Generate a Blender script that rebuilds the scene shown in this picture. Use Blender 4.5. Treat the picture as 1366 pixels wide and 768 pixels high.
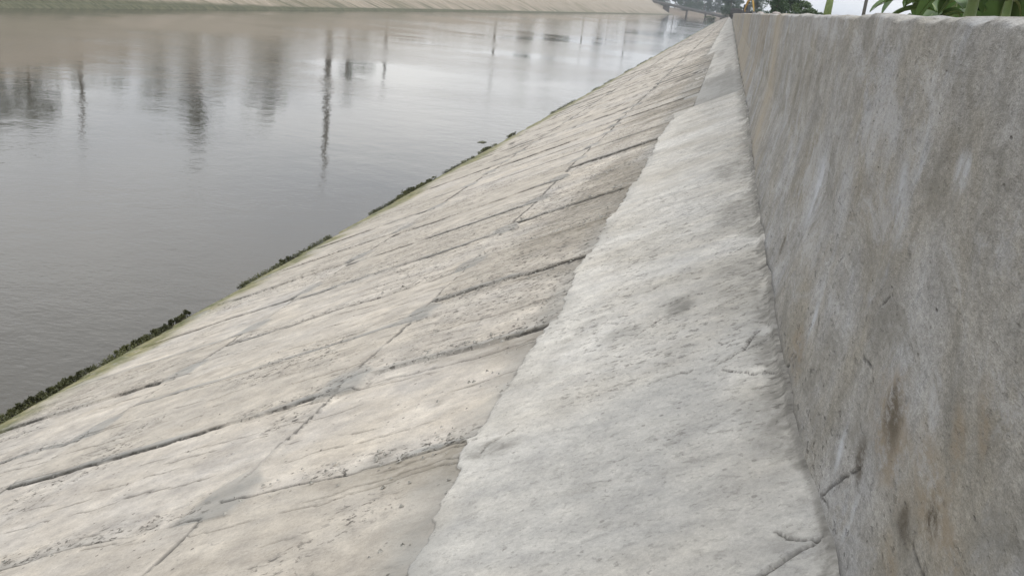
import bpy, math, random
import numpy as np
from mathutils import Vector, Matrix

for o in list(bpy.data.objects): bpy.data.objects.remove(o, do_unlink=True)
scene = bpy.context.scene
COL = scene.collection

# ------------------------------------------------------------------ camera
F = 1200.0; ROLL = math.radians(6); VP = (975.0, 18.0)      # lens in px of a 1366 wide frame, where the canal vanishes
def ray(x, y): return Vector(((x-683)/F, (384-y)/F, -1.0))
ay = ray(*VP).normalized()
hh = ray(VP[0]+1000*math.cos(ROLL), VP[1]+1000*math.sin(ROLL))
az = hh.cross(ay).normalized()
if az.y < 0: az = -az
ax = ay.cross(az)
R = Matrix((ax, ay, az))
cam = bpy.data.cameras.new('camera'); camo = bpy.data.objects.new('camera', cam); COL.objects.link(camo)
camo.matrix_world = R.to_4x4()
cam.sensor_width = 36; cam.lens = 36*F/1366; cam.clip_start = 0.05; cam.clip_end = 6000
scene.camera = camo

# ------------------------------------------------------------------ world, sun, exposure
SUN_EL = math.radians(58); SUN_AZ = math.radians(60)         # azimuth from +Y towards +X
W = bpy.data.worlds.new('World'); scene.world = W; W.use_nodes = True
nt = W.node_tree; nt.nodes.clear()
def wn(t, **k):
    n = nt.nodes.new(t)
    for a, b in k.items(): setattr(n, a, b)
    return n
wo = wn('ShaderNodeOutputWorld'); bg = wn('ShaderNodeBackground'); bg.inputs[1].default_value = 0.10
sky = wn('ShaderNodeTexSky', sky_type='NISHITA', sun_disc=False, sun_elevation=SUN_EL, sun_rotation=SUN_AZ, air_density=1.5, dust_density=3.0)
tc = wn('ShaderNodeTexCoord'); sep = wn('ShaderNodeSeparateXYZ'); nt.links.new(tc.outputs['Generated'], sep.inputs[0])
mp = wn('ShaderNodeMapping'); mp.inputs['Scale'].default_value = (1, 1, 3.2); nt.links.new(tc.outputs['Generated'], mp.inputs[0])
cn = wn('ShaderNodeTexNoise'); cn.inputs['Scale'].default_value = 2.3; cn.inputs['Detail'].default_value = 6; cn.inputs['Roughness'].default_value = .55
nt.links.new(mp.outputs[0], cn.inputs[0])
cr = wn('ShaderNodeValToRGB'); cr.color_ramp.elements[0].position = .36; cr.color_ramp.elements[1].position = .62
cr.color_ramp.elements[0].color = (6.3, 6.7, 7.4, 1); cr.color_ramp.elements[1].color = (10.9, 10.85, 10.75, 1)
nt.links.new(cn.outputs[0], cr.inputs[0])
hz = wn('ShaderNodeValToRGB')
for p_, v_ in ((.0, .95), (.15, 1.22), (.40, .84), (.95, 1.22)):
    e_ = hz.color_ramp.elements[0] if p_ == 0 else (hz.color_ramp.elements[1] if p_ == .95 else hz.color_ramp.elements.new(p_))
    e_.position = p_; e_.color = (v_, v_, v_, 1)
nt.links.new(sep.outputs[2], hz.inputs[0])
gm = wn('ShaderNodeVectorMath', operation='SCALE'); nt.links.new(cr.outputs[0], gm.inputs[0]); nt.links.new(hz.outputs[0], gm.inputs[3])
mx = wn('ShaderNodeMixRGB'); mx.inputs[0].default_value = .88
nt.links.new(sky.outputs[0], mx.inputs[1]); nt.links.new(gm.outputs[0], mx.inputs[2])
nt.links.new(mx.outputs[0], bg.inputs[0]); nt.links.new(bg.outputs[0], wo.inputs[0])

sl = bpy.data.lights.new('sun', 'SUN'); sl.energy = 1.0; sl.angle = math.radians(18); sl.color = (1, .965, .91)
so = bpy.data.objects.new('sun', sl); COL.objects.link(so)
sd = Vector((math.sin(SUN_AZ)*math.cos(SUN_EL), math.cos(SUN_AZ)*math.cos(SUN_EL), math.sin(SUN_EL)))
so.rotation_euler = sd.to_track_quat('Z', 'Y').to_euler()
vs = scene.view_settings
vs.view_transform = 'Standard'; vs.look = 'None'; vs.gamma = 1; vs.use_curve_mapping = False; vs.exposure = 0.52
scene.cycles.max_bounces = 6

# ------------------------------------------------------------------ numbers of the place
H = 1.3; X0 = 0.481; S = 0.5; C = 1/math.sqrt(1+S*S)
ZW = -5.134                       # water level
FAR_Z = 3.2                       # crest of the far bank

# ------------------------------------------------------------------ numpy noise
def _h(ix, iy, seed):
    ix = ix.astype(np.int64); iy = iy.astype(np.int64)
    n = (ix*374761393 + iy*668265263 + seed*2147483647) & 0xffffffff
    n = ((n ^ (n >> 13))*1274126177) & 0xffffffff
    n = (n ^ (n >> 16)) & 0xffffffff
    return n/4294967295.0
def vnoise(x, y, seed=0):
    x, y = np.broadcast_arrays(np.asarray(x, float), np.asarray(y, float))
    ix = np.floor(x); iy = np.floor(y); fx = x-ix; fy = y-iy
    fx = fx*fx*(3-2*fx); fy = fy*fy*(3-2*fy)
    a = _h(ix, iy, seed); b = _h(ix+1, iy, seed); c = _h(ix, iy+1, seed); d = _h(ix+1, iy+1, seed)
    return (a*(1-fx)+b*fx)*(1-fy) + (c*(1-fx)+d*fx)*fy
def fbm(x, y, seed=0, octs=4):
    s = 0; a = .5; t = 0
    for i in range(octs):
        s = s + a*vnoise(x*2**i+17*i, y*2**i-9*i, seed+i); t += a; a *= .55
    return s/t
def sstep(a, b, x):
    t = np.clip((x-a)/(b-a), 0, 1); return t*t*(3-2*t)

# ------------------------------------------------------------------ tagging
def tag(o, label=None, cat=None, group=None, kind=None):
    if label: o['label'] = label
    if cat: o['category'] = cat
    if group: o['group'] = group
    if kind: o['kind'] = kind
    return o
def empty(name, loc=(0, 0, 0), rz=0, label=None, cat=None, group=None):
    o = bpy.data.objects.new(name, None); COL.objects.link(o); o.location = loc; o.rotation_euler = (0, 0, rz); o.empty_display_size = .2
    return tag(o, label, cat, group)
def link_mesh(name, me, mat, parent=None, loc=None):
    o = bpy.data.objects.new(name, me); COL.objects.link(o)
    if mat: me.materials.append(mat)
    if parent: o.parent = parent
    if loc: o.location = loc
    return o
def copy_tree(o, parent=None):
    c = o.copy(); COL.objects.link(c)
    if parent: c.parent = parent
    for ch in list(o.children): copy_tree(ch, c)
    return c
def grid_mesh(name, P, attrs=None, smooth=True):
    """P: (rows, cols, 3)"""
    r, c, _ = P.shape
    me = bpy.data.meshes.new(name)
    me.vertices.add(r*c); me.vertices.foreach_set('co', P.reshape(-1).astype(np.float32))
    i = (np.arange(r-1)[:, None]*c + np.arange(c-1)[None, :])
    q = np.stack([i, i+1, i+c+1, i+c], -1).reshape(-1, 4)
    n = len(q)
    me.loops.add(n*4); me.loops.foreach_set('vertex_index', q.reshape(-1).astype(np.int32))
    me.polygons.add(n); me.polygons.foreach_set('loop_start', np.arange(0, n*4, 4, dtype=np.int32))
    me.polygons.foreach_set('loop_total', np.full(n, 4, np.int32))
    me.update(calc_edges=True)
    if smooth: me.polygons.foreach_set('use_smooth', np.ones(n, bool))
    for k, v in (attrs or {}).items():
        a = me.attributes.new(k, 'FLOAT_COLOR', 'POINT')
        z = np.ones((r*c, 4), np.float32); z[:, :3] = np.stack([np.broadcast_to(t, (r, c)).reshape(-1) for t in v], -1)
        a.data.foreach_set('color', z.reshape(-1))
    me.validate(); return me

class MB:
    def __init__(s): s.v = []; s.f = []
    def add(s, vs_, fs):
        b = len(s.v); s.v += [tuple(p) for p in vs_]; s.f += [tuple(b+i for i in f) for f in fs]
    def box(s, c, d, rot=None, taper=1.0):
        hx, hy, hz_ = d[0]/2, d[1]/2, d[2]/2
        vs_ = []
        for z in (-1, 1):
            t = taper if z > 0 else 1
            for (x, y) in ((-1, -1), (1, -1), (1, 1), (-1, 1)):
                p = Vector((x*hx*t, y*hy*t, z*hz_))
                if rot is not None: p = rot @ p
                vs_.append(p+Vector(c))
        s.add(vs_, [(3, 2, 1, 0), (4, 5, 6, 7), (0, 1, 5, 4), (1, 2, 6, 5), (2, 3, 7, 6), (3, 0, 4, 7)])
    def tube(s, pts, rad, n=8, cap=True):
        pts = [Vector(p) for p in pts]; rings = []
        for i, p in enumerate(pts):
            t = (pts[min(i+1, len(pts)-1)]-pts[max(i-1, 0)]).normalized()
            a = t.cross(Vector((0, 0, 1))) if abs(t.z) < .95 else t.cross(Vector((1, 0, 0)))
            a.normalize(); b = t.cross(a)
            r = rad[i] if hasattr(rad, '__len__') else rad
            rings.append([p + (a*math.cos(2*math.pi*k/n)+b*math.sin(2*math.pi*k/n))*r for k in range(n)])
        vs_ = [q for r in rings for q in r]; fs = []
        for i in range(len(pts)-1):
            for k in range(n): fs.append((i*n+k, i*n+(k+1) % n, (i+1)*n+(k+1) % n, (i+1)*n+k))
        if cap: fs.append(tuple(range(n))[::-1]); fs.append(tuple((len(pts)-1)*n+k for k in range(n)))
        s.add(vs_, fs)
    def mesh(s, name, smooth=False):
        me = bpy.data.meshes.new(name); me.from_pydata(s.v, [], s.f); me.update()
        if smooth:
            for p in me.polygons: p.use_smooth = True
        return me
    def build(s, name, mat, parent=None, smooth=False, bevel=0):
        o = link_mesh(name, s.mesh(name, smooth), mat, parent)
        if bevel:
            m = o.modifiers.new('bevel', 'BEVEL'); m.width = bevel; m.segments = 2; m.limit_method = 'ANGLE'
        return o

# ------------------------------------------------------------------ node helper
class N:
    def __init__(s, name):
        s.m = bpy.data.materials.new(name); s.m.use_nodes = True; s.t = s.m.node_tree; s.t.nodes.clear()
        s.out = s.t.nodes.new('ShaderNodeOutputMaterial'); s.b = s.t.nodes.new('ShaderNodeBsdfPrincipled')
        s.t.links.new(s.b.outputs[0], s.out.inputs[0]); s._co = None
    def n(s, t, **k):
        x = s.t.nodes.new(t)
        for a, b in k.items(): setattr(x, a, b)
        return x
    def L(s, a, b): s.t.links.new(a, b)
    def put(s, inp, v):
        if hasattr(v, 'is_linked') or hasattr(v, 'links'): s.L(v, inp)
        elif isinstance(v, (tuple, list)): inp.default_value = (*v, 1) if len(v) == 3 and inp.type == 'RGBA' else v
        else: inp.default_value = v
    def co(s, scale=(1, 1, 1), rot=(0, 0, 0), loc=(0, 0, 0)):
        tc_ = s.n('ShaderNodeTexCoord'); m = s.n('ShaderNodeMapping'); s.L(tc_.outputs['Object'], m.inputs[0])
        m.inputs['Scale'].default_value = scale; m.inputs['Rotation'].default_value = rot; m.inputs['Location'].default_value = loc
        return m.outputs[0]
    def noise(s, co, scale, det=6, rough=.6, dist=0):
        x = s.n('ShaderNodeTexNoise'); s.L(co, x.inputs[0]); x.inputs['Scale'].default_value = scale; x.inputs['Detail'].default_value = det
        x.inputs['Roughness'].default_value = rough; x.inputs['Distortion'].default_value = dist; return x.outputs[0]
    def vor(s, co, scale, feat='F1'):
        x = s.n('ShaderNodeTexVoronoi', feature=feat); s.L(co, x.inputs[0]); x.inputs['Scale'].default_value = scale; return x.outputs[0]
    def rng(s, v, a, b, c=0, d=1):
        x = s.n('ShaderNodeMapRange'); s.put(x.inputs[0], v)
        for i, q in enumerate((a, b, c, d)): s.put(x.inputs[i+1], q)
        return x.outputs[0]
    def math(s, op, a, b=0.0):
        x = s.n('ShaderNodeMath', operation=op); s.put(x.inputs[0], a); s.put(x.inputs[1], b); return x.outputs[0]
    def mix(s, f, a, b, bt='MIX'):
        x = s.n('ShaderNodeMixRGB', blend_type=bt); s.put(x.inputs[0], f); s.put(x.inputs[1], a); s.put(x.inputs[2], b); return x.outputs[0]
    def attr(s, name):
        x = s.n('ShaderNodeAttribute', attribute_name=name); y = s.n('ShaderNodeSeparateColor'); s.L(x.outputs['Color'], y.inputs[0]); return y.outputs
    def bump(s, h, strength=1, dist=.01, prev=None):
        x = s.n('ShaderNodeBump'); x.inputs['Strength'].default_value = strength; x.inputs['Distance'].default_value = dist
        s.L(h, x.inputs['Height'])
        if prev: s.L(prev, x.inputs['Normal'])
        return x.outputs[0]
    def done(s, col, rough=.8, nor=None, **k):
        s.put(s.b.inputs['Base Color'], col); s.put(s.b.inputs['Roughness'], rough)
        if nor is not None: s.L(nor, s.b.inputs['Normal'])
        for a, b in k.items(): s.put(s.b.inputs[a.replace('_', ' ')], b)
        return s.m

def concrete(name, cA, cB, cJ=(.065, .06, .052), cM=(.285, .28, .262), cS=(.215, .19, .15), chip=.6, fine=.9, bumpd=.0035, aniso=(1, 1, 1), streak=.8, grime=.45):
    """A attribute: joint, mortar, chip mask.  B attribute: stain, algae, slab tint."""
    m = N(name); a = m.attr('A'); b = m.attr('B'); co = m.co(); coa = m.co(scale=aniso)
    big = m.rng(m.noise(coa, .9, 5, .6), .35, .68); mid = m.noise(coa, 5, 7, .65); fi = m.noise(co, 60, 5, .7); vf = m.noise(co, 260, 2, .6)
    col = m.mix(big, cA, cB)
    col = m.mix(m.rng(b[2], .25, .85, .0, .85), col, (cA[0]*.79, cA[1]*.795, cA[2]*.80))
    # faint broad blotches, then mottling
    col = m.mix(1.0, col, m.mix(m.rng(mid, .3, .7), (.76, .76, .77), (1.14, 1.13, 1.11)), 'MULTIPLY')
    col = m.mix(fine, col, m.mix(m.rng(fi, .3, .7), (.84, .84, .84), (1.12, 1.12, 1.12)), 'MULTIPLY')
    col = m.mix(fine*.6, col, m.mix(m.rng(vf, .3, .7), (.80, .80, .80), (1.16, 1.16, 1.16)), 'MULTIPLY')
    col = m.mix(m.math('MULTIPLY', a[1], m.rng(mid, .35, .6, .5, 1)), col, cM)
    st = m.math('MULTIPLY', b[0], m.rng(m.noise(coa, 11, 6, .7), .38, .58, .45, 1))
    col = m.mix(st, col, cS)
    ss = m.co(scale=(1.0, 1.7, 1.0)); s1 = m.noise(ss, 2.2, 8, .66, .5)
    col = m.mix(streak, col, m.mix(m.rng(s1, .36, .64), (.80, .785, .76), (1.10, 1.10, 1.09)), 'MULTIPLY')
    s2 = m.noise(ss, 15, 5, .66, .4)
    dk = m.math('MULTIPLY', m.rng(s2, .585, .62), m.rng(a[2], .1, .7, .25, 1.0))
    col = m.mix(m.math('MULTIPLY', dk, streak), col, (.19, .178, .155))
    gr = m.rng(m.noise(co, 2.6, 9, .74, .8), .50, .66); col = m.mix(m.math('MULTIPLY', m.math('MULTIPLY', gr, grime), m.rng(a[2], 0, .6, .45, 1)), col, (.28, .265, .235))
    sp = m.rng(m.noise(co, 42, 4, .6), .63, .68); col = m.mix(m.math('MULTIPLY', sp, .55), col, (.22, .21, .19))
    # chips: small ragged hollows with dirt in them
    chn = m.noise(coa, 19, 4, .62, .4)
    ch = m.math('MULTIPLY', m.rng(chn, .575, .64), m.rng(a[2], .08, .55, .0, 1))
    pits = m.math('MULTIPLY', m.rng(m.vor(co, 14), .15, .08), m.rng(m.noise(co, 3.1, 3), .44, .56))
    d = m.math('MAXIMUM', m.math('MULTIPLY', ch, chip), m.math('MULTIPLY', pits, chip*.8))
    col = m.mix(d, col, (.105, .096, .083))
    col = m.mix(m.math('MULTIPLY', a[0], m.rng(m.noise(co, 23, 4, .7), .28, .5, .7, 1)), col, cJ)
    al = m.mix(m.rng(m.noise(co, 3, 6, .7), .35, .62), (.26, .235, .12), (.10, .11, .045))
    col = m.mix(m.math('MULTIPLY', b[1], m.rng(m.noise(coa, 6, 6, .7), .3, .5, .3, 1)), col, al)
    h1 = m.math('SUBTRACT', m.math('MULTIPLY', fi, .35), m.math('MULTIPLY', ch, .9))
    h2 = m.math('SUBTRACT', h1, m.math('MULTIPLY', pits, .8))
    h3 = m.math('ADD', h2, m.math('MULTIPLY', m.noise(co, 8, 7, .66), .9))
    h4 = m.math('ADD', h3, m.math('MULTIPLY', vf, .12))
    return m.done(col, .88, m.bump(h4, .9, bumpd), Specular_IOR_Level=.25)

M = {}
M['slab'] = concrete('slab_concrete', (.568, .516, .443), (.465, .438, .405), chip=.95, aniso=(1.05, 1.25, 1.05), streak=.8)
M['apron'] = concrete('apron_mortar', (.61, .59, .548), (.485, .455, .40), chip=.5, cS=(.20, .19, .168), fine=.9, bumpd=.0035, aniso=(1.1, 1.5, 1.1), streak=.35, grime=.42)
M['wall'] = None
def wall_mat():
    m = N('wall_render'); a = m.attr('A'); b = m.attr('B'); co = m.co(scale=(1, .42, 1))
    st = m.co(scale=(1, .75, .62), rot=(math.radians(-16), 0, 0))     # drips: long along the height
    big = m.noise(st, 1.9, 6, .62, .4); co2 = m.co(loc=(4, 7, 2), scale=(1, .95, .7), rot=(math.radians(-38), 0, 0))
    sk = m.noise(co2, 2.2, 8, .70, .8); mid = m.noise(co, 7, 7, .68); fi = m.noise(co, 70, 5, .72); vf = m.noise(co, 300, 2, .6)
    col = m.mix(m.rng(big, .36, .66), (.282, .260, .217), (.36, .357, .352))
    col = m.mix(m.rng(sk, .55, .70, 0, .7), col, (.37, .38, .40))
    col = m.mix(m.rng(sk, .45, .30, 0, .55), col, (.150, .142, .120))
    col = m.mix(1.0, col, m.mix(m.rng(mid, .3, .7), (.78, .78, .78), (1.16, 1.16, 1.16)), 'MULTIPLY')
    col = m.mix(1.0, col, m.mix(m.rng(fi, .3, .7), (.74, .74, .74), (1.22, 1.22, 1.22)), 'MULTIPLY')
    col = m.mix(.8, col, m.mix(m.rng(vf, .3, .7), (.72, .72, .72), (1.25, 1.25, 1.25)), 'MULTIPLY')
    bl = m.noise(co, 3.0, 9, .75, 1.0); col = m.mix(m.rng(bl, .52, .64, 0, .6), col, (.18, .17, .145)); col = m.mix(m.rng(bl, .47, .36, 0, .55), col, (.44, .44, .445))
    sn = m.noise(co, 22, 8, .8)
    col = m.mix(m.math('MULTIPLY', b[0], m.rng(sn, .42, .55, .12, .9)), col, (.255, .212, .155))
    col = m.mix(m.math('MULTIPLY', b[1], m.rng(sn, .44, .53, .25, 1)), col, (.075, .060, .04))
    col = m.mix(m.math('MULTIPLY', b[2], m.rng(m.noise(st, 8, 6, .7), .40, .60, .0, 1)), col, (.46, .47, .49))
    col = m.mix(m.math('MULTIPLY', a[1], m.rng(mid, .3, .6, .5, 1)), col, (.36, .31, .235))
    pits = m.math('MULTIPLY', m.rng(m.vor(co, 26), .12, .05), m.rng(m.noise(co, 4, 3), .47, .60))
    d = m.math('MAXIMUM', m.math('MULTIPLY', pits, .7), m.math('MULTIPLY', m.rng(m.noise(co, 40, 4, .62), .61, .66), m.rng(a[2], 0, 1, .05, .5)))
    col = m.mix(d, col, (.07, .064, .055))
    col = m.mix(a[0], col, (.045, .041, .036))
    h = m.math('ADD', m.math('MULTIPLY', mid, 1.0), m.math('MULTIPLY', fi, .5)); h = m.math('ADD', h, m.math('MULTIPLY', sk, .5))
    h = m.math('SUBTRACT', h, m.math('MULTIPLY', d, .9)); h = m.math('ADD', h, m.math('MULTIPLY', vf, .2))
    return m.done(col, .82, m.bump(h, 1.0, .008), Specular_IOR_Level=.3)
M['wall'] = wall_mat()
def far_mat():
    m = N('far_slab_concrete'); b = m.attr('B'); a = m.attr('A'); co = m.co(); st = m.co(scale=(.35, 1.6, .35))
    n1 = m.noise(st, .6, 6, .65); n2 = m.noise(st, 2.4, 5, .65)
    col = m.mix(m.rng(n1, .35, .65), (.30, .255, .20), (.225, .195, .15))
    col = m.mix(1, col, m.mix(m.rng(n2, .3, .7), (.78, .78, .78), (1.14, 1.14, 1.14)), 'MULTIPLY')
    col = m.mix(a[0], col, (.17, .155, .12))
    col = m.mix(b[0], col, (.17, .15, .105))
    al = m.mix(m.rng(n2, .35, .62), (.11, .108, .065), (.045, .05, .028))
    col = m.mix(b[1], col, al)
    return m.done(col, .9, m.bump(n2, .6, .06))
M['far'] = far_mat()
def water_mat():
    m = N('muddy_canal_water'); co = m.co(); w1 = m.co(scale=(1, 1.0, 1), rot=(0, 0, .35))
    a = m.noise(w1, 1.6, 3, .5, .3); b = m.noise(m.co(scale=(1, 1.6, 1), rot=(0, 0, -.3)), 6.5, 3, .5); c = m.noise(co, .22, 3, .5)
    patch = m.rng(m.noise(co, .06, 3, .55), .38, .62, .25, 1.3)
    h = m.math('ADD', m.math('MULTIPLY', a, .55), m.math('MULTIPLY', b, .24)); h = m.math('ADD', m.math('MULTIPLY', h, patch), m.math('MULTIPLY', c, .8))
    col = m.mix(m.rng(m.noise(co, .05, 4, .6), .35, .65), (.056, .050, .040), (.072, .066, .053))
    return m.done(col, .025, m.bump(h, 1.0, .027), IOR=1.333)
M['water'] = water_mat()
def simple(name, c1, c2, scale=3, rough=.8, bd=.01, metal=0, det=5):
    m = N(name); co = m.co(); n = m.noise(co, scale, det, .6); return m.done(m.mix(m.rng(n, .32, .68), c1, c2), rough, m.bump(n, .5, bd), Metallic=metal)
M['earth'] = simple('bank_earth', (.19, .14, .11), (.10, .09, .055), .6, .95, .05)
M['bark'] = simple('bark', (.10, .08, .06), (.19, .165, .13), 8, .9, .03)
M['pole'] = simple('pole_concrete', (.20, .195, .18), (.12, .12, .11), 3, .85)
M['bridge'] = simple('bridge_concrete', (.12, .108, .095), (.065, .062, .055), .8, .9)
M['yellow'] = simple('yellow_paint', (.55, .34, .05), (.42, .25, .05), 2, .5)
M['steel'] = simple('dark_steel', (.035, .035, .04), (.07, .065, .06), 4, .6)
M['glass'] = simple('cab_glass', (.05, .07, .08), (.08, .10, .12), 1, .1)
M['drygrass'] = simple('dry_frond', (.22, .13, .08), (.13, .085, .055), 5, .9)
M['crumb'] = simple('mortar_crumb', (.42, .40, .36), (.25, .24, .21), 40, .95, .002)
M['stone'] = simple('pinkish_stone', (.34, .30, .275), (.25, .225, .21), 9, .9, .02)
def leafmat(name, c1, c2, tr=.25):
    m = N(name); o = m.n('ShaderNodeObjectInfo'); co = m.co(); n = m.noise(co, 1.1, 4, .6)
    col = m.mix(m.rng(n, .35, .65), c1, c2)
    hsv = m.n('ShaderNodeHueSaturation'); m.L(col, hsv.inputs['Color']); m.L(m.rng(o.outputs['Random'], 0, 1, .8, 1.2), hsv.inputs['Value'])
    m.done(hsv.outputs[0], .55)
    t = m.n('ShaderNodeBsdfTranslucent'); m.L(hsv.outputs[0], t.inputs[0]); ms = m.n('ShaderNodeMixShader'); ms.inputs[0].default_value = tr
    m.L(m.b.outputs[0], ms.inputs[1]); m.L(t.outputs[0], ms.inputs[2]); m.L(ms.outputs[0], m.out.inputs[0]); return m.m
M['leafD'] = leafmat('leaf_dark', (.022, .05, .02), (.05, .095, .032))
M['leafM'] = leafmat('leaf_mid', (.045, .085, .028), (.085, .13, .045))
M['leafB'] = leafmat('leaf_banana', (.055, .11, .03), (.10, .17, .05), .3)
M['leafW'] = leafmat('leaf_weed', (.040, .043, .018), (.11, .115, .045))
M['stemB'] = simple('banana_stem', (.22, .28, .10), (.13, .19, .06), 6, .6)

# ------------------------------------------------------------------ terrain: one sheet with the canal cut into it
def far_x(Y):   # far waterline
    return -54.0 + 3.2*sstep(150, 300, Y) + 9.5*sstep(250, 720, Y)
def near_shift(Y): return np.zeros_like(np.asarray(Y, float))
Yt = np.concatenate([np.linspace(-150, 0, 8), np.linspace(10, 820, 82), np.array([840, 870, 1000, 1400, 2200, 3500])])
prof = []
for Y in Yt:
    fx = float(far_x(np.array(Y))); k = float(sstep(700, 800, np.array(Y)))
    zc = -7.2*(1-k) + -1.0*k; zf = (FAR_Z-.06)*(1-k) + -0.6*k; wl = ZW-.12
    zb = wl*(1-k) + -1.0*k
    row = [(-3500, zf), (-400, zf), (-110, zf), (fx-(FAR_Z-ZW)/.5-2.6, zf), (fx-(FAR_Z-ZW)/.5-.06, zf), (fx-.06, zb-.02), (fx+4, zc), (-11.4, zc if k < 1 else -1),
           (-7.0, (-H+S*(-7.0-X0)-.12)*(1-k)-k), (.62, (-H-.12)*(1-k)-.5*k), (.66, -.42), (1.2, -.34), (6, -.38), (30, -.8), (400, -1.2), (3500, -1.2)]
    prof.append([(x, Y, z) for x, z in row])
P = np.array(prof)
tag(link_mesh('terrain', grid_mesh('terrain', P, smooth=False), M['earth']), kind='structure')

# water sheet
wy = np.linspace(-150, 790, 60); wx = np.linspace(-57, -5.5, 20)
YY, XX = np.meshgrid(wy, wx, indexing='ij')
tag(link_mesh('canal_water', grid_mesh('canal_water', np.stack([XX, YY, np.full_like(XX, ZW)], -1)), M['water']), kind='structure')

# ------------------------------------------------------------------ near slope of concrete slabs
rng = np.random.RandomState(7)
def logspace_rows(a, b, r): 
    n = int(math.log(b/a)/r); return a*np.exp(np.linspace(0, math.log(b/a), n))
rows = np.concatenate([-np.linspace(-30, -1, 20)[::1]*-1, np.array([-.5, 0, .6, 1.1, 1.6]), logspace_rows(2.0, 24, .0019), logspace_rows(24.1, 520, .012)])
rows = np.unique(rows)
def dens(lo, hi, step, foci):
    u = [lo]
    while u[-1] < hi:
        d = min(abs(u[-1]-f) for f in foci); u.append(u[-1] + (step*.45 if d < .16 else step))
    return np.array(u)
cols = dens(-9.4, -1.0, .034, (-2.88, -5.7, -1.5))
U, Yg = np.meshgrid(cols, rows, indexing='xy')
COLB = [-8.5, -5.7, -2.88]
J = {}
J[3] = [-20, 2.05, 3.60, 5.20, 6.92, 8.45, 10.1, 12.0, 14.2, 16.25, 18.0]
J[2] = [-20, 1.9, 3.42, 4.96, 6.42, 8.0, 9.6, 11.3, 13.0, 14.9, 16.6, 18.4]
J[1] = [-20, 2.6, 4.25, 5.75, 7.1, 8.35, 9.9, 11.6, 13.4, 15.2, 17.3, 19.0]
J[0] = [-20, 3.2, 5.0, 7, 9, 11, 13, 15, 17]
for k in J:
    while J[k][-1] < 530: J[k].append(J[k][-1]+1.55+rng.uniform(-.12, .28))
b1 = -2.88 + .05*(fbm(Yg*.9, Yg*0+3, 5, 3)-.5)*2 + .05*(fbm(Yg*7, Yg*0, 6, 3)-.5)
b2 = -5.7 + .07*(fbm(Yg*.8, Yg*0+8, 9, 3)-.5)*2 + .05*(fbm(Yg*6, Yg*0, 10, 3)-.5)
b3 = -8.3 + .08*(fbm(Yg*.8, Yg*0+1, 19, 3)-.5)*2
colid = (U > b1)*1 + (U > b2)*1 + (U > b3)*1
fade = 1.0/(1+np.maximum(Yg-40, 0)/120)
lw = .012 + .0016*np.maximum(Yg-5, 0)      # farther joints keep a little more width so that the sheet resolves them
joint = np.zeros_like(U); mortar = np.zeros_like(U); height = np.zeros_like(U); tint = np.zeros_like(U); stain = np.zeros_like(U); chipm = np.zeros_like(U)
wob = .085*(fbm(U*1.6, Yg*.35, 21, 3)-.5)*2 + .022*(fbm(U*14, Yg*2, 22, 3)-.5)*2
for k in range(4):
    js = np.array(J[k]); msk = colid == k
    yy = Yg + wob*1.0 + .03*np.sin(U*1.3+k)
    idx = np.clip(np.searchsorted(js, yy)-1, 0, len(js)-2)
    d0 = yy-js[idx]; d1 = js[idx+1]-yy                      # distance to the joint before and the joint after
    dn = np.minimum(d0, d1)
    br = fbm(U*2.2+k*5, (idx+(d1 < d0))*3.7, 31, 3)          # each joint is open, half closed or smeared along its run
    op = sstep(.36, .56, br)
    jj = (1-sstep(.35, 1.0, dn/(lw*(.7+.9*br))))*(.15+.85*op)
    mm = (1-sstep(.4, 1.0, d0/(.03+.13*fbm(U*1.4, idx*2.1+k, 41, 3))))*sstep(.40, .62, fbm(U*.8, idx*5.3+k*2, 43, 3))
    hs = _h(idx, np.full_like(idx, k), 3)
    tl = (hs-.5)*.022 + (d0/1.55)*-.020*_h(idx, np.full_like(idx, k+9), 4)   # slabs sit a little out of plane: front lip proud
    height = np.where(msk, tl, height); joint = np.where(msk, jj, joint); mortar = np.where(msk, mm, mortar); tint = np.where(msk, hs, tint)
    ck = (1-sstep(.0, .35, d0))*sstep(.42, .6, fbm(U*.9, idx*1.7+k, 47, 2))
    chipm = np.where(msk, ck, chipm)
# short broken dashes and flaked lines running down the slabs between the real joints
for q_, (pit, thr, w0_, dk_) in enumerate([(.47, .545, .008, .9), (.31, .565, .007, .85), (.83, .52, .010, .8)]):
    yy = Yg + wob*1.3 + .05*(fbm(U*1.1+q_*9, Yg*.6, 801+q_, 3)-.5)*2 + q_*.2; ii = np.floor(yy/pit); dd_ = np.abs(yy-(ii+.5)*pit)
    on = sstep(thr, thr+.05, fbm(U*(2.6-.5*q_)+ii*3.1, ii*7.9+q_, 811+q_, 3))
    kk = (1-sstep(.3, 1, dd_/(w0_*(.5+fbm(U*9, ii, 821, 2)) + .0011*np.maximum(Yg-3, 0))))*on
    joint = np.maximum(joint, kk*dk_*sstep(2.2, 4.2, Yg)); height = height-.004*kk
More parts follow.
